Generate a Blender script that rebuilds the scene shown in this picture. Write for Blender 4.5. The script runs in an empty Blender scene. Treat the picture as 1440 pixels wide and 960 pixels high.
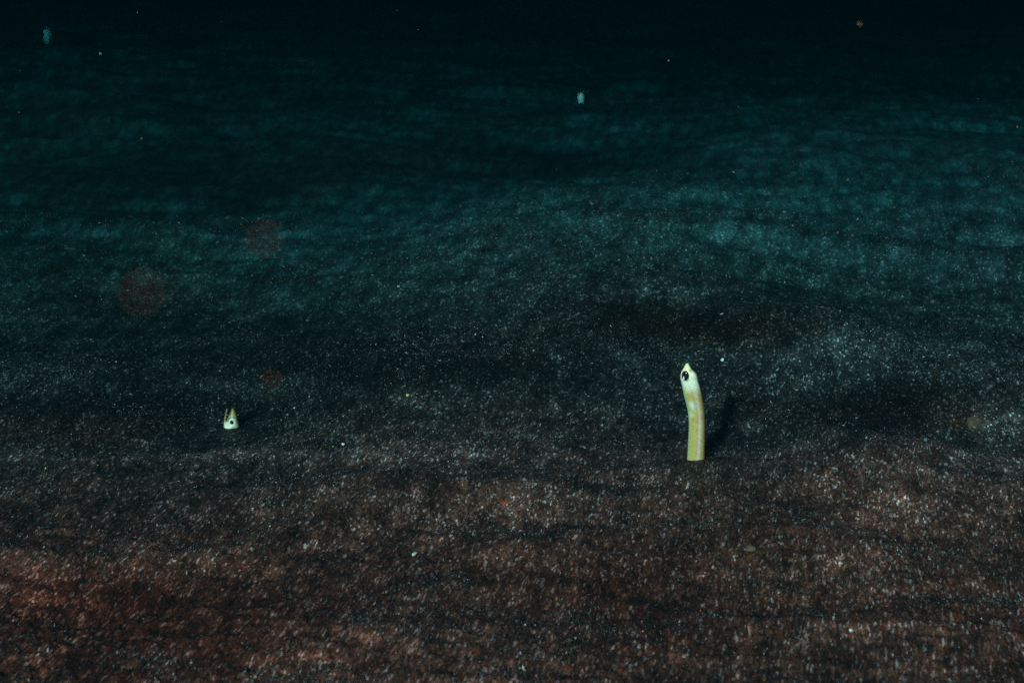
import bpy, bmesh, math, random
import numpy as np
from mathutils import Vector, Matrix

sc = bpy.context.scene
COL = sc.collection
R = math.radians

# ------------------------------------------------------------------ camera
F = 2880.0                      # focal length in photo pixels (1440 wide)
CAM_H = 0.333
PITCH = math.atan(630.0 / F)
cam_data = bpy.data.cameras.new('camera')
cam_data.sensor_width = 36.0
cam_data.lens = 72.0
cam_data.clip_start = 0.01
cam_data.clip_end = 400.0
cam_data.dof.use_dof = True
cam_data.dof.focus_distance = 1.23
cam_data.dof.aperture_fstop = 72.0 / 3.2     # 3.2 mm opening
cam = bpy.data.objects.new('camera', cam_data)
COL.objects.link(cam)
cam.location = (0, 0, CAM_H)
cam.rotation_euler = (math.pi / 2 - PITCH, 0, 0)
sc.camera = cam

# ------------------------------------------------------------------ sky and sun
SUN_ELEV = R(18)
SUN_AZ = R(16)                  # the light travels away from the camera, this far to the right
world = bpy.data.worlds.new('World')
sc.world = world
world.use_nodes = True
wn = world.node_tree
wn.nodes.clear()
sky = wn.nodes.new('ShaderNodeTexSky')
sky.sky_type = 'NISHITA'
sky.sun_disc = False
sky.sun_elevation = SUN_ELEV
sky.sun_rotation = math.pi + SUN_AZ
bg = wn.nodes.new('ShaderNodeBackground')
bg.inputs['Strength'].default_value = 0.015
wo = wn.nodes.new('ShaderNodeOutputWorld')
wn.links.new(sky.outputs[0], bg.inputs['Color'])
wn.links.new(bg.outputs[0], wo.inputs['Surface'])

sun_data = bpy.data.lights.new('sun', 'SUN')
sun_data.energy = 5.0
sun_data.angle = R(4.0)          # softened by the water
sun_data.color = (1.0, 0.70, 0.57)
sun = bpy.data.objects.new('sun', sun_data)
COL.objects.link(sun)
ldir = Vector((math.sin(SUN_AZ) * math.cos(SUN_ELEV), math.cos(SUN_AZ) * math.cos(SUN_ELEV), -math.sin(SUN_ELEV)))
sun.rotation_euler = ldir.to_track_quat('-Z', 'Y').to_euler()

sc.view_settings.view_transform = 'Standard'
sc.view_settings.look = 'None'
sc.view_settings.exposure = 2.75
sc.view_settings.gamma = 1.0
sc.cycles.use_denoising = False
sc.cycles.max_bounces = 4
sc.cycles.volume_bounces = 0
sc.cycles.transmission_bounces = 2

# ------------------------------------------------------------------ helpers
cp, sp = math.cos(PITCH), math.sin(PITCH)
def ray(px, py):
    dx, dy = (px - 720.0) / F, (480.0 - py) / F
    return np.array([dx, cp + dy * sp, -sp + dy * cp])      # length along the view axis is 1

def plane(px, py, z=0.0):
    d = ray(px, py)
    t = (z - CAM_H) / d[2]
    return d[0] * t, d[1] * t

def hash2(ix, iy, seed):
    h = (ix.astype(np.int64) * 374761393 + iy.astype(np.int64) * 668265263 + seed * 974634777) & 0xffffffff
    h = ((h ^ (h >> 13)) * 1274126177) & 0xffffffff
    h = ((h ^ (h >> 16)) * 2246822519) & 0xffffffff
    return ((h ^ (h >> 15)) & 0xffffff).astype(np.float64) / 0xffffff * 2 - 1

def vnoise(x, y, seed=0):
    ix, iy = np.floor(x), np.floor(y)
    fx, fy = x - ix, y - iy
    fx = fx * fx * (3 - 2 * fx); fy = fy * fy * (3 - 2 * fy)
    a = hash2(ix, iy, seed); b = hash2(ix + 1, iy, seed)
    c = hash2(ix, iy + 1, seed); d = hash2(ix + 1, iy + 1, seed)
    return (a * (1 - fx) + b * fx) * (1 - fy) + (c * (1 - fx) + d * fx) * fy

def fbm(x, y, octs, seed=0, gain=0.5):
    s, a = 0, 1.0
    for i in range(octs):
        s = s + a * vnoise(x * 2 ** i + 17.3 * i, y * 2 ** i - 9.1 * i, seed + i)
        a *= gain
    return s

def smooth(a, b, x):
    t = np.clip((x - a) / (b - a), 0, 1)
    return t * t * (3 - 2 * t)

# ---- the sea bed as a height field (metres); places were read off as ground positions
def ridge(X, Y, pts, H, front, back, fade=0.03, fade2=None):
    P = [plane(p[0], p[1], H * .9) for p in pts]
    xs = np.array([p[0] for p in P]); ys = np.array([p[1] for p in P])
    Yc = np.interp(X, xs, ys)
    Yc = Yc + 0.02 * (ys.mean() - 0.3) * vnoise(X * 9 / ys.mean(), X * 0 + 3.3, 77)
    d = Y - Yc
    prof = np.where(d < 0, np.exp(-(d / front) ** 2), np.exp(-(d / back) ** 2))
    f2 = fade if fade2 is None else fade2
    win = smooth(xs[0] - fade, xs[0] + fade, X) * (1 - smooth(xs[-1] - f2, xs[-1] + f2, X))
    return H * prof * win

def mound(X, Y, px, py, H, sx, sy):
    x0, y0 = plane(px, py, H * .7)
    return 1.4 * H * np.exp(-((X - x0) / sx) ** 2 - ((Y - y0) / sy) ** 2)

EELS = [plane(978, 656), plane(326, 603)]
def height(X, Y, fine=True):
    X = np.asarray(X, float); Y = np.asarray(Y, float)
    Z = np.zeros(np.broadcast(X, Y).shape)
    # near crests
    Z = Z + ridge(X, Y, [(60, 646), (330, 634), (520, 632), (720, 640), (850, 648)], .0115, .07, .026, .05, .03)
    Z = Z + ridge(X, Y, [(880, 668), (980, 667), (1200, 668), (1480, 650)], .0085, .07, .016, .04, .2)
    Z = Z + ridge(X, Y, [(700, 758), (870, 752), (1100, 758), (1280, 775)], .0030, .03, .014, .03)
    Z = Z + ridge(X, Y, [(1080, 872), (1200, 866), (1500, 876)], .0030, .03, .03, .03, .1)
    Z = Z + ridge(X, Y, [(330, 755), (480, 744), (640, 742)], .0025, .03, .014, .03)
    Z = Z + ridge(X, Y, [(560, 905), (700, 885), (860, 878)], .0020, .04, .035, .03)
    Z = Z + mound(X, Y, 500, 700, .008, .09, .035)
    Z = Z + mound(X, Y, 120, 760, .004, .08, .05)
    Z = Z + mound(X, Y, 180, 870, -.004, .06, .05)
    Z = Z + mound(X, Y, 880, 860, -.006, .08, .045)
    Z = Z + mound(X, Y, 760, 690, -.004, .06, .03)
    # middle distance
    Z = Z + mound(X, Y, 320, 575, -.006, .14, .07)
    Z = Z + ridge(X, Y, [(420, 556), (560, 556), (760, 550), (860, 545)], .014, .10, .10, .04)
    Z = Z + mound(X, Y, 700, 590, .004, .08, .04)
    Z = Z + mound(X, Y, 930, 560, -.008, .05, .05)
    Z = Z + mound(X, Y, 1060, 545, .010, .040, .06)
    Z = Z + mound(X, Y, 1150, 515, .014, .050, .075)
    Z = Z + ridge(X, Y, [(1120, 628), (1230, 636), (1330, 628)], .015, .06, .085, .03)
    Z = Z + mound(X, Y, 1400, 575, .011, .055, .060)
    Z = Z + ridge(X, Y, [(1130, 540), (1250, 535), (1400, 520)], .009, .09, .10, .05)
    Z = Z + ridge(X, Y, [(780, 500), (950, 498), (1090, 492)], .012, .10, .14, .05)
    Z = Z + ridge(X, Y, [(-200, 540), (180, 528), (450, 505), (620, 500)], .014, .10, .10, .06)
    Z = Z + ridge(X, Y, [(380, 436), (520, 430), (760, 436)], .012, .09, .08, .06)
    # far slopes: long faces towards the camera
    Z = Z + ridge(X, Y, [(640, 318), (720, 305), (880, 296), (1000, 272), (1100, 258), (1800, 250)], .062, .45, .20, .12, .8)
    Z = Z + ridge(X, Y, [(-700, 350), (60, 345), (250, 335), (480, 335), (640, 330)], .035, .25, .45, .25, .14)
    Z = Z + ridge(X, Y, [(900, 190), (1100, 180), (1200, 175), (1900, 170)], .070, .8, .5, .4, .8)
    Z = Z + ridge(X, Y, [(-900, 225), (0, 215), (420, 212), (620, 230)], .050, .4, .6, .4, .3)
    Z = Z + ridge(X, Y, [(-900, 150), (0, 145), (420, 140), (800, 145)], .035, .5, .9, .4, .5)
    Z = Z - .02 * smooth(3.4, 6.5, Y)
    # low swell and current ripples, growing with distance
    g = np.clip(Y - 0.6, 0.25, 6.0)
    D = Z; Z = 0
    Z = Z + .006 * np.minimum(g, 4) * fbm(X * 1.0, Y * 3.8, 3, 11)
    Z = Z + .0070 * np.minimum(g, 2.2) * fbm(X * 3.4, Y * 14 + 1.5 * vnoise(X * 5, Y * 5, 5), 3, 23)
    if fine:
        Z = Z + (.0012 + .0007 * smooth(.95, 1.15, Y)) * fbm(X * 24, Y * 42, 3, 31, .55)
        Z = Z + .0007 * fbm(X * 170, Y * 110, 3, 41, .7)
        # ground beyond the strip in view rolls on gently
    # quiet, level sand right round the two near burrows
    calm = 0
    for (ex, ey) in EELS:
        calm = calm + np.exp(-((X - ex) / .035) ** 4 - ((Y - ey) / .045) ** 4)
    Z = D + Z * (1 - .92 * np.minimum(calm, 1))
    for (ex, ey) in EELS:                       # low lip of pushed-up grains round each burrow
        rr = np.hypot(X - ex, Y - ey - .008)
        Z = Z + .0012 * np.exp(-((rr - .011) / .005) ** 2) * (1 + .5 * vnoise(X * 300, Y * 300, 8))
    Z = Z + .05 * smooth(8, 25, Y) * fbm(X * .3, Y * .3, 3, 51)
    return Z

def hit(px, py):
    d = ray(px, py)
    t = np.arange(0.6, 14, 0.0008)
    P = d[None, :] * t[:, None]
    below = (CAM_H + P[:, 2]) < height(P[:, 0], P[:, 1])
    i = int(np.argmax(below))
    return Vector((P[i, 0], P[i, 1], CAM_H + P[i, 2])), float(t[i])

def mesh_obj(name, verts, faces, mat, parent=None, smooth_shade=True):
    me = bpy.data.meshes.new(name)
    me.from_pydata(verts, [], faces)
    me.update()
    if smooth_shade:
        me.polygons.foreach_set('use_smooth', [True] * len(me.polygons))
    me.materials.append(mat)
    o = bpy.data.objects.new(name, me)
    COL.objects.link(o)
    if parent: o.parent = parent
    return o

def big_mesh(name, V, Fc, mat, smooth_shade=True, cols=None):
    me = bpy.data.meshes.new(name)
    n = Fc.shape[1]
    me.vertices.add(len(V)); me.vertices.foreach_set('co', V.astype(np.float32).ravel())
    me.loops.add(Fc.size); me.loops.foreach_set('vertex_index', Fc.astype(np.int32).ravel())
    me.polygons.add(len(Fc)); me.polygons.foreach_set('loop_start', np.arange(0, Fc.size, n, dtype=np.int32))
    me.polygons.foreach_set('use_smooth', np.full(len(Fc), smooth_shade))
    if cols is not None:
        a = me.color_attributes.new('tint', 'FLOAT_COLOR', 'POINT')
        a.data.foreach_set('color', cols.astype(np.float32).ravel())
    me.update(calc_edges=True)
    me.materials.append(mat)
    o = bpy.data.objects.new(name, me)
    COL.objects.link(o)
    return o

class NT:
    def __init__(s, name):
        s.m = bpy.data.materials.new(name); s.m.use_nodes = True
        s.t = s.m.node_tree; s.t.nodes.clear()
        s.out = s.n('ShaderNodeOutputMaterial')
    def n(s, kind, **kw):
        x = s.t.nodes.new(kind)
        for k, v in kw.items():
            if k.startswith('_'): setattr(x, k[1:], v)
            else: x.inputs[k.replace('__', ' ')].default_value = v
        return x
    def l(s, a, b): s.t.links.new(a, b)

def ramp(nt, stops, interp='LINEAR'):
    r = nt.n('ShaderNodeValToRGB'); cr = r.color_ramp; cr.interpolation = interp
    while len(cr.elements) < len(stops): cr.elements.new(0.5)
    for e, (p, c) in zip(cr.elements, stops):
        e.position = p; e.color = tuple(c) + (1,)
    return r

# ------------------------------------------------------------------ materials
def sand_material():
    nt = NT('dark_volcanic_sand')
    tc = nt.n('ShaderNodeTexCoord')
    sx = nt.n('ShaderNodeSeparateXYZ'); nt.l(tc.outputs['Object'], sx.inputs[0])
    def mapped(sy):
        m = nt.n('ShaderNodeMapping'); m.vector_type = 'POINT'
        m.inputs['Rotation'].default_value = (0, 0, R(10)); nt.l(tc.outputs['Object'], m.inputs['Vector'])
        m2 = nt.n('ShaderNodeMapping'); m2.inputs['Scale'].default_value = (1, sy, 1); nt.l(m.outputs[0], m2.inputs['Vector'])
        return m2
    mp, mn = mapped(.30), mapped(.13)
    def rng_(a, b, jitter=0.0, src=None):
        r_ = nt.n('ShaderNodeMapRange'); r_.inputs['From Min'].default_value = a; r_.inputs['From Max'].default_value = b
        r_.interpolation_type = 'SMOOTHSTEP'
        nt.l(src or sx.outputs['Y'], r_.inputs['Value']); return r_
    def mix(kind, a, b, f=1.0):
        m = nt.n('ShaderNodeMix', _data_type='RGBA', _blend_type=kind)
        if isinstance(f, float): m.inputs['Factor'].default_value = f
        else: nt.l(f, m.inputs['Factor'])
        nt.l(a, m.inputs['A']); nt.l(b, m.inputs['B']); return m.outputs['Result']
    # near light's warmth painted as brown foreground; grey beyond, with brown patches
    n1 = nt.n('ShaderNodeTexNoise', Scale=4.6, Detail=6.0, Roughness=0.62)
    nt.l(tc.outputs['Object'], n1.inputs['Vector'])
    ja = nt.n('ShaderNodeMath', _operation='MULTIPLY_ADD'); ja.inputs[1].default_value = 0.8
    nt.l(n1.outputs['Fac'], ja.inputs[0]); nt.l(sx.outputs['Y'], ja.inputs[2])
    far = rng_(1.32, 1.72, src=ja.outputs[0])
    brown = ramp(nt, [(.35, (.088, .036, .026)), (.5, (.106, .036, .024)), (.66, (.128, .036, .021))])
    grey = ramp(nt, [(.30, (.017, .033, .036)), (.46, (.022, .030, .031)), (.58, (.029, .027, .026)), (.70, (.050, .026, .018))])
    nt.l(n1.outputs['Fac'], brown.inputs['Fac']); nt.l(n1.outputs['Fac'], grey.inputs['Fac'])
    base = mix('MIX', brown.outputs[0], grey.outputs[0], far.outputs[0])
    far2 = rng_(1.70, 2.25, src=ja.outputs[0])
    water_teal = nt.n('ShaderNodeRGB'); water_teal.outputs[0].default_value = (.20, 1.60, 1.62, 1)     # teal cast of distant water, painted into the sand colour
    base = mix('MULTIPLY', base, water_teal.outputs[0], far2.outputs[0])
    # individual grains: a colour per cell, few of them bright
    def cells(m, scale):
        v = nt.n('ShaderNodeTexVoronoi', Scale=scale, Randomness=1.0)
        nt.l(m.outputs[0], v.inputs['Vector']); return v
    v1, v1n = cells(mp, 1080.0), cells(mn, 1250.0)
    nj = nt.n('ShaderNodeTexNoise', Scale=260.0, Detail=1.0); nt.l(mp.outputs[0], nj.inputs['Vector'])
    jy = nt.n('ShaderNodeMath', _operation='MULTIPLY_ADD'); jy.inputs[1].default_value = 1.1
    nt.l(nj.outputs['Fac'], jy.inputs[0]); nt.l(sx.outputs['Y'], jy.inputs[2])
    nearf = rng_(1.61, 1.64, src=jy.outputs[0])
    vc = mix('MIX', v1n.outputs['Color'], v1.outputs['Color'], nearf.outputs[0])
    sep = nt.n('ShaderNodeSeparateColor'); nt.l(vc, sep.inputs[0])
    br = ramp(nt, [(0, (.34,)*3), (.45, (.66,)*3), (.78, (1.15,)*3), (.92, (1.7,)*3), (1.0, (1.9,)*3)])
    pale = ramp(nt, [(0, (0, 0, 0)), (.80, (0, 0, 0)), (.92, (.030, .032, .036)), (1.0, (.19, .19, .21))])
    nt.l(sep.outputs[0], pale.inputs['Fac'])
    nt.l(sep.outputs[0], br.inputs['Fac'])
    hue = ramp(nt, [(0, (1.25, .85, .68)), (.4, (1, 1, 1)), (.7, (.82, 1.02, 1.12)), (1, (.75, 1.0, 1.3))])
    nt.l(sep.outputs[1], hue.inputs['Fac'])
    speck = mix('MULTIPLY', br.outputs[0], hue.outputs[0])
    avg = nt.n('ShaderNodeRGB'); avg.outputs[0].default_value = (.95, .97, 1.0, 1)
    fade = rng_(1.25, 2.1)                                  # grains too small to tell apart
    fm = nt.n('ShaderNodeMath', _operation='MULTIPLY'); fm.inputs[1].default_value = .8; nt.l(fade.outputs[0], fm.inputs[0])
    pavg = nt.n('ShaderNodeRGB'); pavg.outputs[0].default_value = (.009, .010, .011, 1)
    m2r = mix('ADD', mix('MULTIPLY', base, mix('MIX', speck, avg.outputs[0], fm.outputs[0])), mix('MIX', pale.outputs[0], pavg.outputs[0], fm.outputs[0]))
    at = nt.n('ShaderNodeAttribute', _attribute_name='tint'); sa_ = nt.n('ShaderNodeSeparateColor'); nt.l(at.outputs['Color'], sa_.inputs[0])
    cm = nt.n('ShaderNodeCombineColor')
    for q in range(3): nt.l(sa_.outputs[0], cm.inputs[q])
    m2r = mix('MULTIPLY', m2r, cm.outputs[0])  # first tint channel carries the painted shade and light
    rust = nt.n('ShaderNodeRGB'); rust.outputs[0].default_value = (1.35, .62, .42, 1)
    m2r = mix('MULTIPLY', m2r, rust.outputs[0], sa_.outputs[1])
    # bands of heavier black sand and lighter drifts
    mb = nt.n('ShaderNodeMapping'); mb.inputs['Scale'].default_value = (2.2, 5.0, 0); mb.inputs['Rotation'].default_value = (0, 0, R(6)); nt.l(tc.outputs['Object'], mb.inputs['Vector'])
    nb = nt.n('ShaderNodeTexNoise', Scale=2.3, Detail=5.0, Roughness=0.6, Distortion=0.4); nt.l(mb.outputs[0], nb.inputs['Vector'])
    rb = ramp(nt, [(.34, (.74,)*3), (.5, (.97,)*3), (.66, (1.25,)*3)]); nt.l(nb.outputs['Fac'], rb.inputs['Fac'])
    m2r = mix('MULTIPLY', m2r, rb.outputs[0])
    # clumping: coarser mottling
    n2 = nt.n('ShaderNodeTexNoise', Scale=75.0, Detail=5.0, Roughness=0.7)
    nt.l(mp.outputs[0], n2.inputs['Vector'])
    r2 = ramp(nt, [(.3, (.22,)*3), (.5, (.85,)*3), (.72, (2.3,)*3)])
    nt.l(n2.outputs['Fac'], r2.inputs['Fac'])
    m3 = nt.n('ShaderNodeMix', _data_type='RGBA', _blend_type='MULTIPLY'); m3.inputs['Factor'].default_value = 1
    nt.l(m2r, m3.inputs['A']); nt.l(r2.outputs[0], m3.inputs['B'])
    b = nt.n('ShaderNodeBsdfPrincipled', Roughness=0.62)
    b.inputs['Specular IOR Level'].default_value = 0.15
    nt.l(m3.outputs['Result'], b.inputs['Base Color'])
    bu = nt.n('ShaderNodeBump', Strength=0.8, Distance=0.0008)
    nt.l(v1.outputs['Distance'], bu.inputs['Height'])
    bu2 = nt.n('ShaderNodeBump', Strength=0.7, Distance=0.003)
    nt.l(n2.outputs['Fac'], bu2.inputs['Height']); nt.l(bu.outputs[0], bu2.inputs['Normal'])
    nt.l(bu2.outputs[0], b.inputs['Normal'])
    nt.l(b.outputs[0], nt.out.inputs['Surface'])
    return nt.m

def attr_material(name, rough, spec=0.5, sss=0.0, attr='tint', noise=None):
    nt = NT(name)
    a = nt.n('ShaderNodeAttribute', _attribute_name=attr)
    b = nt.n('ShaderNodeBsdfPrincipled', Roughness=rough)
    b.inputs['Specular IOR Level'].default_value = spec
    src = a.outputs['Color']
    if noise:
        tc = nt.n('ShaderNodeTexCoord')
        n = nt.n('ShaderNodeTexNoise', Scale=noise, Detail=4.0, Roughness=0.7)
        nt.l(tc.outputs['Object'], n.inputs['Vector'])
        r = ramp(nt, [(.32, (.74,)*3), (.45, (.95,)*3), (.7, (1.08,)*3)]); nt.l(n.outputs['Fac'], r.inputs['Fac'])
        m = nt.n('ShaderNodeMix', _data_type='RGBA', _blend_type='MULTIPLY'); m.inputs['Factor'].default_value = 1
        nt.l(src, m.inputs['A']); nt.l(r.outputs[0], m.inputs['B']); src = m.outputs['Result']
        bu = nt.n('ShaderNodeBump', Strength=0.15, Distance=0.0004); nt.l(n.outputs['Fac'], bu.inputs['Height'])
        nt.l(bu.outputs[0], b.inputs['Normal'])
    nt.l(src, b.inputs['Base Color'])
    if sss:
        b.inputs['Subsurface Weight'].default_value = sss
        b.inputs['Subsurface Radius'].default_value = (.002, .0015, .001)
        b.inputs['Subsurface Scale'].default_value = 0.6
    nt.l(b.outputs[0], nt.out.inputs['Surface'])
    return nt.m

def flat_material(name, col, rough=0.5, spec=0.5, scale=300, var=0.25):
    nt = NT(name)
    tc = nt.n('ShaderNodeTexCoord')
    n = nt.n('ShaderNodeTexNoise', Scale=float(scale), Detail=3.0)
    nt.l(tc.outputs['Object'], n.inputs['Vector'])
    r = ramp(nt, [(.3, [c * (1 - var) for c in col]), (.7, [min(1, c * (1 + var)) for c in col])])
    nt.l(n.outputs['Fac'], r.inputs['Fac'])
    b = nt.n('ShaderNodeBsdfPrincipled', Roughness=rough)
    b.inputs['Specular IOR Level'].default_value = spec
    nt.l(r.outputs[0], b.inputs['Base Color'])
    nt.l(b.outputs[0], nt.out.inputs['Surface'])
    return nt.m

M_SAND = sand_material()
M_GRAIN = attr_material('loose_grain', 0.32, 0.6)
M_EEL = attr_material('eel_skin', 0.42, 0.45, 0.15, noise=600.0)
M_PUPIL = flat_material('pupil_black', (.004, .005, .008), 0.08, 0.6)
M_CATCHLIGHT = flat_material('catchlight_pale', (.62, .55, .46), 0.25, 0.7, 900)
M_IRIS_WHITE = flat_material('iris_white', (.95, .80, .62), 0.3, 0.6, 900, .1)
M_SHELL = flat_material('shell_white', (.75, .72, .66), 0.35, 0.5, 500)
M_RED = flat_material('red_weed', (.26, .035, .015), 0.6, 0.3, 500)
M_TAN = flat_material('tan_pebble', (.10, .060, .040), 0.7, 0.3, 400)
M_RUST = flat_material('rusty_detritus', (.075, .026, .020), 0.8, 0.2, 400)

# ------------------------------------------------------------------ sea bed
rows = np.concatenate([np.linspace(-12, 0.40, 26)[:-1], np.linspace(.40, .66, 40)[:-1],
                       .66 * (8.0 / .66) ** np.linspace(0, 1, 1050), np.linspace(8.0, 60, 90)[1:]])
u = np.concatenate([-np.linspace(1, .0001, 60)[:-1] ** 2.2 * 1.0 * .0 - np.linspace(1, .30, 60)[:-1],
                    np.linspace(-.30, .30, 900), np.linspace(.30, 1, 60)[1:]])
def halfw(Y):
    return 1.15 + np.maximum(Y, 0) * 0.95
# central 900 columns span the visible fan plus a margin
W = halfw(rows)
UX = np.empty((len(rows), len(u)))
core = .10 + np.maximum(rows, .5) * .27
for j, uu in enumerate(u):
    a = abs(uu)
    UX[:, j] = np.sign(uu) * (np.where(a <= .30, a / .30 * core, core + (a - .30) / .70 * (W + 8 - core)))
YY = np.repeat(rows[:, None], len(u), 1)
ZZ = height(UX, YY)
V = np.stack([UX, YY, ZZ], -1).reshape(-1, 3)
nr, nc = UX.shape
i = np.arange(nr - 1)[:, None] * nc + np.arange(nc - 1)[None, :]
Fq = np.stack([i, i + 1, i + 1 + nc, i + nc], -1).reshape(-1, 4)
# shade of hollows, light on crests painted into bed colour; plus rust-brown sand
def to_px(X, Y, Z):
    dz = Z - CAM_H
    f_ = Y * cp - dz * sp; u_ = Y * sp + dz * cp
    f_ = np.maximum(f_, .05)
    return 720 + F * X / f_, 480 - F * u_ / f_
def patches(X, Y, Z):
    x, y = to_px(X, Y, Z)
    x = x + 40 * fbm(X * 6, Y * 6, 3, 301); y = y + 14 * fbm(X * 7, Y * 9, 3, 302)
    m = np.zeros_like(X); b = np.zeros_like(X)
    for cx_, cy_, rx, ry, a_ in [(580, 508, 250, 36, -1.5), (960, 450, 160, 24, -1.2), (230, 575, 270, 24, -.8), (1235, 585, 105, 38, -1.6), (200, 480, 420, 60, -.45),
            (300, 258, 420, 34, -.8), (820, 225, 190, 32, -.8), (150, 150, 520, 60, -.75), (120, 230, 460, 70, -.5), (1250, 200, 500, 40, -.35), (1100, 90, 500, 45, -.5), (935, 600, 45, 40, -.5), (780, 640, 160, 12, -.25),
            (890, 860, 170, 42, -.5), (190, 850, 120, 50, -.35), (60, 600, 90, 30, -.3), (1300, 545, 120, 26, -.4), (1040, 545, 45, 50, -.3),  # also painted darker where the tall eel's shadow falls
            (1145, 490, 70, 45, .75), (1395, 605, 90, 28, .8), (1250, 655, 320, 18, .45), (1390, 720, 120, 40, .2), (330, 638, 300, 9, .75), (1150, 762, 170, 8, .35), (1230, 866, 150, 9, .35), (620, 650, 330, 14, .25), (1150, 320, 380, 40, .25), (250, 322, 300, 10, .6), (640, 690, 170, 26, -.2),  # painted lighter: crests and faces that catch the light
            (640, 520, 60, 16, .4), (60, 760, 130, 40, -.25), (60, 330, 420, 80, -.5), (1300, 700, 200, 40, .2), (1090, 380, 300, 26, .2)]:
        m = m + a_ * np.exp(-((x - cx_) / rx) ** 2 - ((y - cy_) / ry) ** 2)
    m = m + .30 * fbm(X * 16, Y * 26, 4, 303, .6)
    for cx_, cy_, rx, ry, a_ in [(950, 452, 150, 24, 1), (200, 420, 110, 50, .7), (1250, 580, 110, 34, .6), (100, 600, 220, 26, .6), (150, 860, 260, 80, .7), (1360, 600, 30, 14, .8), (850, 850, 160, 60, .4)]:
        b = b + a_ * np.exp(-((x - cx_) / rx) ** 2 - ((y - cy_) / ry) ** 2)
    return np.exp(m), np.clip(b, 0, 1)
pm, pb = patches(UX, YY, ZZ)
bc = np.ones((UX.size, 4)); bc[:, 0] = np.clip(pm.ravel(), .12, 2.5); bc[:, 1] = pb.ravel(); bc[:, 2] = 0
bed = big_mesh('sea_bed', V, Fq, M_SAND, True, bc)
bed['kind'] = 'structure'
bed['label'] = 'dark volcanic sand sea bed with low ripples and mounds'

# ------------------------------------------------------------------ loose grains lying on the sand
rng = np.random.default_rng(4)
def grains(name, N, ymin, ymax, smin, smax, kinds, stretch, label, lift=.3):
    v = rng.random(N)
    Y = 1 / (1 / ymin * (1 - v) + 1 / ymax * v)              # thinner with distance
    X = (rng.random(N) * 2 - 1) * (.06 + Y * .27)
    # gather on crests and in drifts
    dens = fbm(X * 30, Y * 30, 3, 91) * .8 + fbm(X * 6, Y * 9, 2, 95) * .5 + .25
    keep = rng.random(N) < np.clip(dens, .06, 1)
    X, Y = X[keep], Y[keep]; N = len(X)
    s = smin * (smax / smin) ** (rng.random(N) ** 2.2) * np.clip(Y / 1.2, .8, 2.2)
    e = 1e-3
    Z = height(X, Y)
    base = np.array([[1, 0, 0], [-1, 0, 0], [0, 1, 0], [0, -1, 0], [0, 0, 1], [0, 0, -1]], float)
    tri = np.array([[0, 2, 4], [2, 1, 4], [1, 3, 4], [3, 0, 4], [2, 0, 5], [1, 2, 5], [3, 1, 5], [0, 3, 5]])
    P = base[None] * np.ones((N, 1, 1))
    P = P * (1 + .45 * (rng.random((N, 6, 1)) - .5))
    near = np.clip((1.25 - Y) / .35, 0, 1)                   # coarser lengthwise flecks close by
    st = 1 + (stretch - 1) * (.25 + .75 * near) * rng.random(N)
    P[:, :, 1] *= st[:, None]
    P[:, :, 2] *= (.45 + .5 * rng.random(N))[:, None]
    a = -.17 + rng.normal(0, 1, N) * (.16 + 1.0 * (1 - np.clip(near * 3, 0, 1)))
    tl = rng.normal(.15, .25, N)
    # tilt about x, then turn about z
    y1 = P[:, :, 1] * np.cos(tl)[:, None] - P[:, :, 2] * np.sin(tl)[:, None]
    z1 = P[:, :, 1] * np.sin(tl)[:, None] + P[:, :, 2] * np.cos(tl)[:, None]
    x2 = P[:, :, 0] * np.cos(a)[:, None] - y1 * np.sin(a)[:, None]
    y2 = P[:, :, 0] * np.sin(a)[:, None] + y1 * np.cos(a)[:, None]
    P = np.stack([x2, y2, z1], -1) * s[:, None, None]
    P += np.stack([X, Y, Z + s * lift], -1)[:, None, :]
    Fc = (tri[None] + (np.arange(N) * 6)[:, None, None]).reshape(-1, 3)
    w = np.array([k[0] for k in kinds]); w = w / w.sum()
    pick = rng.choice(len(kinds), N, p=w)
    c = np.array([k[1] for k in kinds])[pick] * (.55 + .9 * rng.random((N, 1)))
    cols = np.ones((N, 6, 4)); cols[:, :, :3] = np.clip(c, 0, 1)[:, None, :]
    o = big_mesh(name, P.reshape(-1, 3), Fc, M_GRAIN, False, cols.reshape(-1, 4))
    o['kind'] = 'stuff'; o['label'] = label
    return o
KD = [(34, (.035, .022, .018)), (14, (.10, .072, .066)), (5, (.11, .055, .035)), (6, (.20, .19, .22)), (2.4, (.42, .38, .40)),
      (.9, (.30, .10, .02)), (.4, (.80, .72, .65))]
grains('sand_grains', 300000, .70, 1.9, .00018, .00042, KD, 9.0, 'loose grey, brown and pale grains strewn over the dark sand')

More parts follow.
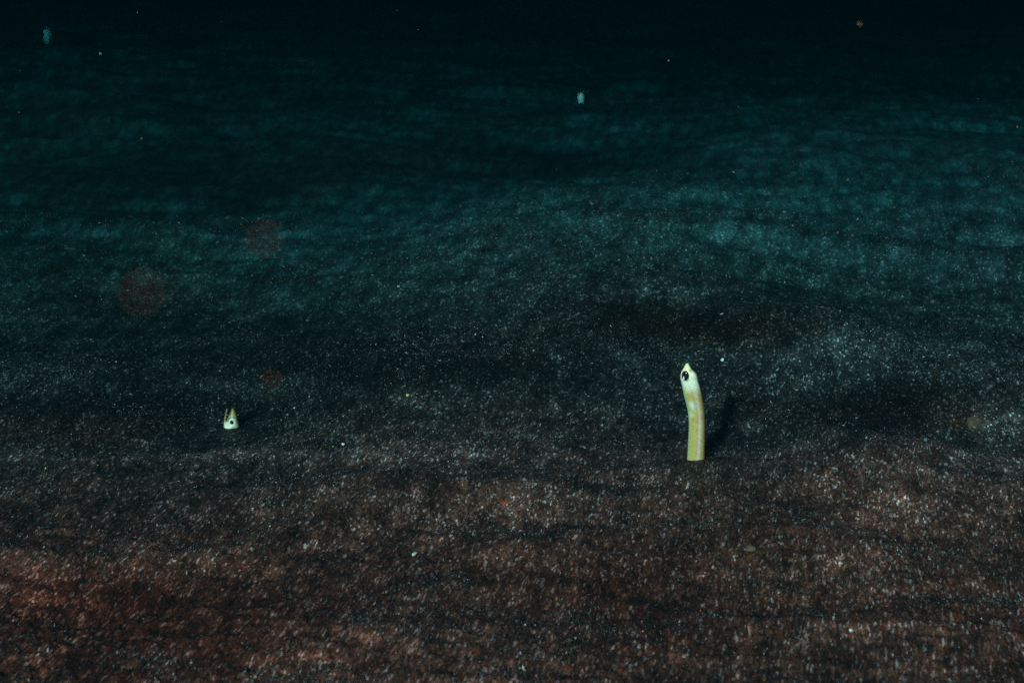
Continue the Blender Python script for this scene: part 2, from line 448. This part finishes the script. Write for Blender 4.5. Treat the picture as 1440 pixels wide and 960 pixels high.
# ------------------------------------------------------------------ eels
def loft(rowsdef, cx, scale, y0, depth_fac=1.0, nseg=40, sub=6, lean=None):
    """rowsdef: (level, left, right) silhouette; returns verts, faces and ring data"""
    ys = np.array([r[0] for r in rowsdef], float); L = np.array([r[1] for r in rowsdef], float); Rr = np.array([r[2] for r in rowsdef], float)
    # dense levels
    lv = []
    for k in range(len(ys) - 1):
        lv += list(np.linspace(ys[k], ys[k + 1], sub, endpoint=False))
    lv.append(ys[-1]); lv = np.array(lv)
    def sm(A):
        v = np.interp(lv, ys, A)
        for _ in range(6):
            v2 = v.copy(); v2[1:-1] = (v[:-2] + 2 * v[1:-1] + v[2:]) / 4; v = v2
        return v
    l, r = sm(L), sm(Rr)
    verts = []; info = []
    for k in range(len(lv)):
        c = (l[k] + r[k]) / 2; h = (r[k] - l[k]) / 2
        yoff = lean(lv[k]) if lean else 0
        for s in range(nseg):
            an = 2 * math.pi * s / nseg
            x = c + h * math.cos(an)
            verts.append(((x - cx) * scale, -math.sin(an) * h * scale * depth_fac + yoff, (y0 - lv[k]) * scale))
            info.append((x, lv[k], (x - c) / max(h, 1e-6), math.sin(an)))
    faces = []
    for k in range(len(lv) - 1):
        for s in range(nseg):
            s2 = (s + 1) % nseg
            faces.append((k * nseg + s, k * nseg + s2, (k + 1) * nseg + s2, (k + 1) * nseg + s))
    faces.append(tuple(range(nseg))[::-1]); faces.append(tuple((len(lv) - 1) * nseg + s for s in range(nseg)))
    return verts, faces, info

def ellipsoid(name, mat, c, r, parent, rot=None, n=20):
    bm = bmesh.new()
    bmesh.ops.create_uvsphere(bm, u_segments=n, v_segments=n // 2 + 2, radius=1)
    M = Matrix.Diagonal((r[0], r[1], r[2], 1))
    if rot is not None: M = rot.to_matrix().to_4x4() @ M
    bmesh.ops.transform(bm, matrix=M, verts=bm.verts)
    me = bpy.data.meshes.new(name); bm.to_mesh(me); bm.free()
    me.polygons.foreach_set('use_smooth', [True] * len(me.polygons))
    me.materials.append(mat)
    o = bpy.data.objects.new(name, me); COL.objects.link(o); o.parent = parent; o.location = c
    return o

def empty(name, loc, label, cat, group=None):
    o = bpy.data.objects.new(name, None); COL.objects.link(o)
    o.empty_display_size = .01; o.location = loc
    o['label'] = label; o['category'] = cat
    if group: o['group'] = group
    return o

def tint(o, cols):
    a = o.data.color_attributes.new('tint', 'FLOAT_COLOR', 'POINT')
    a.data.foreach_set('color', np.array(cols, np.float32).ravel())

def mixc(a, b, t):
    t = max(0., min(1., t)); return tuple(a[k] * (1 - t) + b[k] * t for k in range(3))
def g(x, c, w): return math.exp(-((x - c) / w) ** 2)
GRP = 'garden eels rising out of the sand'

# the tall eel
p, t = hit(978, 656)
p = p + Vector(ray(978, 656)) * .014; t += .014
S = t / F / 5.333
root = empty('garden_eel', p, 'tall pale yellow garden eel standing out of the sand, dark eye near its snout', 'eel', GRP)
rws = [(74, 311, 323), (82, 307, 329), (92, 303, 336), (105, 298, 344), (120, 292, 352), (135, 284, 368), (150, 279, 384), (165, 276, 394), (185, 275, 401),
       (205, 278, 404), (230, 283, 411), (260, 291, 421), (300, 299, 432), (350, 311, 444), (400, 324, 453), (450, 337, 461),
       (500, 345, 466), (550, 349, 469), (600, 350, 470), (700, 346, 471), (850, 341, 471), (1000, 338, 472), (1400, 330, 476)]
lean1 = lambda y: -.010 * max(0, (500 - y) / 420) ** 2
vs, fs, info = loft(rws, 405, S / .985, 886, .95, 48, 7, lean1)
body = mesh_obj('body', vs, fs, M_EEL, root)
YEL = (.46, .31, .08); OLV = (.30, .18, .04); WHT = (.95, .82, .62); LIL = (.60, .42, .40); CYA = (.45, .60, .40); BRN = (.36, .15, .05); TIP = (.88, .76, .36)
cols = []
for (x, y, q, d) in info:
    c = YEL
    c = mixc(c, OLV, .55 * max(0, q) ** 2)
    c = mixc(c, WHT, 1.0 - smooth(215, 345, np.array(float(y))).item() if y > 215 else 1)
    c = mixc(c, (.72, .74, .70), .9 * g(y, 245, 34) * g(q, -.1, .55))
    c = mixc(c, (.66, .72, .66), .75 * g(y, 405, 34) * g(q, -.35, .35))
    c = mixc(c, (.66, .70, .60), .55 * g(y, 480, 22) * g(q, -.75, .3))
    if y > 255:
        sx = np.interp(y, [260, 300, 380, 500, 700, 850, 1400], [366, 383, 405, 428, 426, 416, 410])
        if True:
            c = mixc(c, LIL, .9 * g(x, sx, 13) * smooth(255, 320, np.array(float(y))).item())
            c = mixc(c, OLV, .35 * g(x, sx - 22, 8))
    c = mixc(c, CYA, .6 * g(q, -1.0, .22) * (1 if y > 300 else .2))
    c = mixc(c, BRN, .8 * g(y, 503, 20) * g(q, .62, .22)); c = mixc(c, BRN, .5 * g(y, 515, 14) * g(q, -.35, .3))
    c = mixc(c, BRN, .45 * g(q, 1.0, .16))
    c = mixc(c, TIP, .95 * (1 - smooth(100, 150, np.array(float(y))).item()) if y < 150 else 0)
    c = mixc(c, (.25, .20, .08), .7 * g(y, 128, 9) * g(q, .5, .5))
    cols.append(tuple(c) + (1,))
tint(body, cols)
er = Vector((0.0, 0, 0))
hx = lambda px: (px - 405) * S / .985
hz = lambda py: (886 - py) * S / .985
hw = 60 * S / .985
ycen = lean1(165)
eyec = Vector((hx(306), ycen - hw * .95 * .80, hz(167)))
from mathutils import Euler
erot = Euler((0, 0, R(-26)))
eye = ellipsoid('eye', M_IRIS_WHITE, eyec, (31 * S, 14 * S, 43 * S), root, erot)
pup = ellipsoid('pupil', M_PUPIL, Vector((-.6 * S, -7 * S, 3 * S)), (28 * S, 14 * S, 38 * S), eye, erot)
glint = ellipsoid('catchlight', M_CATCHLIGHT, Vector((-12 * S, -17 * S, -16 * S)), (6 * S, 7 * S, 17 * S), eye, erot)  # catchlight modelled as a pale bead over the pupil
eye2 = ellipsoid('eye', M_PUPIL, Vector((hx(372), ycen + hw * .60, hz(167))), (26 * S, 14 * S, 36 * S), root, Euler((0, 0, R(-50))))

# the eel just peeping out
p2, t2 = hit(326, 604)
p2 = p2 + Vector(ray(326, 604)) * .007
S2 = t2 / F / 14.33
root2 = empty('garden_eel', p2, 'small garden eel with only its white cheek, round eye and parted jaws above the sand', 'eel', GRP)
r2 = [(246, 704, 716), (256, 692, 728), (275, 680, 742), (300, 668, 756), (350, 645, 776), (400, 622, 790), (450, 600, 802), (500, 578, 814), (550, 552, 826),
      (600, 530, 835), (665, 516, 842), (760, 508, 850), (1300, 500, 860)]
vs, fs, info = loft(r2, 680, S2, 690, .9, 40, 6)
r2b = [(244, 592, 600), (256, 582, 612), (300, 566, 606), (350, 552, 596), (400, 540, 588), (450, 530, 582), (520, 522, 580), (600, 520, 590), (700, 520, 600)]
vs2, fs2, info2 = loft(r2b, 680, S2, 690, .9, 24, 5)
off = len(vs)
fs = fs + [tuple(k + off for k in f) for f in fs2]
body2 = mesh_obj('body', vs + vs2, fs, M_EEL, root2)
cols = []
for (x, y, q, d) in info:
    c = mixc((.34, .20, .04), (.90, .78, .62), smooth(350, 500, np.array(float(y))).item())
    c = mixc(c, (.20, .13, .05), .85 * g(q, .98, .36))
    c = mixc(c, (.10, .09, .06), .9 * g(math.hypot((x - 712) / 1.0, (y - 512)), 98, 17) * (1 if y < 500 else .35))
    c = mixc(c, (.12, .13, .14), .75 * g(y, 600, 14) * g(x, 735, 50))
    c = mixc(c, (.10, .07, .04), .9 * g(q, -1.0, .30) * (1 - smooth(480, 560, np.array(float(y))).item()))  # shade on the left side, along the jaw gap, painted dark
    c = mixc(c, (.25, .16, .05), .6 * (1 - smooth(250, 300, np.array(float(y))).item()))
    cols.append(tuple(c) + (1,))
for (x, y, q, d) in info2:
    c = mixc((.20, .13, .05), (.66, .54, .40), smooth(460, 600, np.array(float(y))).item())
    c = mixc(c, (.08, .07, .04), .8 * g(q, 1.0, .5) * (1 if y < 520 else .2))  # gap shade painted on the jaw's inner side
    cols.append(tuple(c) + (1,))
tint(body2, cols)
hx2 = lambda px: (px - 680) * S2
hz2 = lambda py: (690 - py) * S2
hr = 118 * S2 * .9
eye = ellipsoid('eye', M_IRIS_WHITE, Vector((hx2(716), -hr * .93, hz2(515))), (70 * S2, 40 * S2, 68 * S2), root2, Euler((0, 0, R(12))))
ellipsoid('pupil', M_PUPIL, Vector((-14 * S2, -31 * S2, 13 * S2)), (42 * S2, 20 * S2, 42 * S2), eye)
ellipsoid('eye', M_PUPIL, Vector((hx2(700), hr * .8, hz2(515))), (60 * S2, 34 * S2, 60 * S2), root2)

# two far ones, too distant to show more than their pale heads
def far_eel(px, py, wpx, hpx, label, col):
    p, t = hit(px, py + hpx * .5)
    w = wpx * t / F / 2; h = hpx * t / F
    prof = [(0, .15), (.08, .45), (.2, .75), (.4, 1.0), (.6, 1.0), (.8, .82), (1.0, .78), (1.6, .8)]
    rr = [(k[0] * 100, 50 - 50 * k[1] * 1, 50 + 50 * k[1]) for k in prof]
    vs, fs, info = loft(rr, 50, 1.0 / 100, 100, 1.0, 20, 4)
    vs = [(v[0] * 2 * w, v[1] * 2 * w, v[2] * h) for v in vs]
    r = empty('garden_eel', p, label, 'eel', GRP)
    b = mesh_obj('body', vs, fs, M_EEL, r)
    tint(b, [tuple(mixc(col, (.35, .33, .14), max(0, (i[1] - 80) / 60))) + (1,) for i in info])
far_eel(817, 137, 9, 13, 'blurred pale teal eel head poking out of the far sand, brighter of the two distant', (.95, .95, .9))
far_eel(67, 50, 11, 20, 'dim blurred eel head in the farthest dark water near the top left', (.85, .9, .85))

# ------------------------------------------------------------------ single bits on the sand
def chip(name, px, py, L, Wd, T, ang, mat, label, cat, seed, tilt=0.2):
    """an uneven flake with thickness"""
    p, t = hit(px, py)
    k = t / F
    r = random.Random(seed)
    n = 9; top = []; bot = []
    for s in range(n):
        a = 2 * math.pi * s / n
        q = .75 + .4 * r.random()
        x, y = math.cos(a) * L * k / 2 * q, math.sin(a) * Wd * k / 2 * q
        top.append((x, y, T * k * (.3 + .2 * r.random()))); bot.append((x * 1.05, y * 1.05, -T * k * .4))
    vs = top + bot + [(0, 0, T * k * .75), (0, 0, -T * k * .5)]
    fs = []
    for s in range(n):
        s2 = (s + 1) % n
        fs += [(s, s2, 2 * n), (n + s2, n + s, 2 * n + 1), (s2, s, n + s, n + s2)]
    o = mesh_obj(name, vs, fs, mat, None, False)
    o.location = p + Vector((0, 0, T * k * .5)); o.rotation_euler = (tilt, 0, ang)
    o['label'] = label; o['category'] = cat
    return o
chip('shell_fragment', 583, 780, 15, 5, 3, R(72), M_SHELL, 'white sliver of shell lying on the brown sand in the foreground, below centre', 'shell', 1, .3)
chip('weed_flake', 710, 708, 15, 6, 3, R(4), M_RED, 'small red flake on the grey sand left of the tall eel', 'seaweed', 2, .5)
chip('shell_fragment', 1196, 887, 6, 5, 3, R(40), M_SHELL, 'tiny white shell chip near the lower right of the foreground sand', 'shell', 3, .5)
chip('pebble', 1056, 773, 13, 12, 6, R(10), M_TAN, 'tan pebble half sunk in the sand below the tall eel', 'pebble', 4)
chip('shell_fragment', 1016, 507, 4, 4, 3, R(30), M_SHELL, 'tiny blue-white shell speck on the sand just right of the tall eel snout', 'shell', 5, .6)
chip('shell_fragment', 573, 557, 5, 4, 3, R(0), flat_material('yellow_shell', (.55, .45, .15), .4), 'tiny yellow shell speck on the dark trough between the two near eels', 'shell', 6, .5)
chip('pebble', 1368, 597, 22, 20, 10, R(20), flat_material('brown_pebble', (.09, .05, .035), .7), 'brown pebble on the pale mound at the right edge', 'pebble', 7)
chip('shell_fragment', 483, 625, 5, 4, 2, R(50), M_SHELL, 'tiny pale shell speck on the crest between the two near eels', 'shell', 8, .6)

# ------------------------------------------------------------------ drifting specks, out of focus close to the lens
def drift(px, py, dist, rad, mat, label, seed):
    d = Vector(ray(px, py)) * dist
    r = random.Random(seed)
    bm = bmesh.new()
    bmesh.ops.create_icosphere(bm, subdivisions=2, radius=rad)
    for v in bm.verts: v.co *= .75 + .5 * r.random()
    me = bpy.data.meshes.new('drifting_particle'); bm.to_mesh(me); bm.free()
    me.materials.append(mat)
    o = bpy.data.objects.new('drifting_particle', me); COL.objects.link(o)
    o.location = Vector((0, 0, CAM_H)) + d
    o['label'] = label; o['category'] = 'particle'; o['group'] = 'particles adrift in the water'
drift(372, 335, .150, .00019, M_RUST, 'faint reddish blur of a drifting particle above the left ripples, upper of three', 1)
drift(200, 412, .120, .00018, M_RUST, 'widest faint reddish blur of a drifting particle, left side', 2)
drift(383, 532, .26, .00019, M_RUST, 'small faint reddish blur of a drifting particle above the peeping eel', 3)

def specks(N):
    P0 = []; T = []
    base = [(1, 0, 0), (-1, 0, 0), (0, 1, 0), (0, -1, 0), (0, 0, 1), (0, 0, -1)]
    tri = [(0, 2, 4), (2, 1, 4), (1, 3, 4), (3, 0, 4), (2, 0, 5), (1, 2, 5), (3, 1, 5), (0, 3, 5)]
    r = random.Random(12); n = 0
    while n < N:
        y = .5 + 3.6 * r.random(); x = (r.random() * 2 - 1) * .4 * y; z = r.random() * .33
        if z < .04 or math.hypot(x, y) < .45: continue
        s = .00014 + .00026 * r.random() ** 3
        o = len(P0)
        for b in base:
            k = s * (.6 + .8 * r.random()); P0.append((x + b[0] * k, y + b[1] * k, z + b[2] * k))
        T += [tuple(q + o for q in t) for t in tri]; n += 1
    ob = mesh_obj('suspended_specks', P0, T, flat_material('pale_speck', (.22, .21, .20), .8, .2), None, False)
    ob['kind'] = 'stuff'; ob['label'] = 'tiny pale specks hanging in the dark water'
specks(170)

# ------------------------------------------------------------------ the water: even, absorbs red first
hz_ = NT('sea_water')
pv = hz_.n('ShaderNodeVolumePrincipled')
pv.inputs['Density'].default_value = 2.0
pv.inputs['Color'].default_value = (.0000, .0009, .0013, 1)
sa = (1.18, .76, .70)            # absorbed per metre
pv.inputs['Absorption Color'].default_value = tuple((1 - a / 2) ** 2 for a in sa) + (1,)
pv.inputs['Anisotropy'].default_value = 0.0
hz_.l(pv.outputs[0], hz_.out.inputs['Volume'])
hz_.m.volume_intersection_method = 'FAST' if hasattr(hz_.m, 'volume_intersection_method') else None
bm = bmesh.new()
bmesh.ops.create_cube(bm, size=1)
for v in bm.verts:
    v.co = Vector((v.co.x * 150, 24 + v.co.y * 80, -1.4 if v.co.z < 0 else .36))
me = bpy.data.meshes.new('haze'); bm.to_mesh(me); bm.free()
me.materials.append(hz_.m)
haze = bpy.data.objects.new('haze', me); COL.objects.link(haze)
haze['kind'] = 'stuff'; haze['label'] = 'dark blue-green sea water filling the scene'
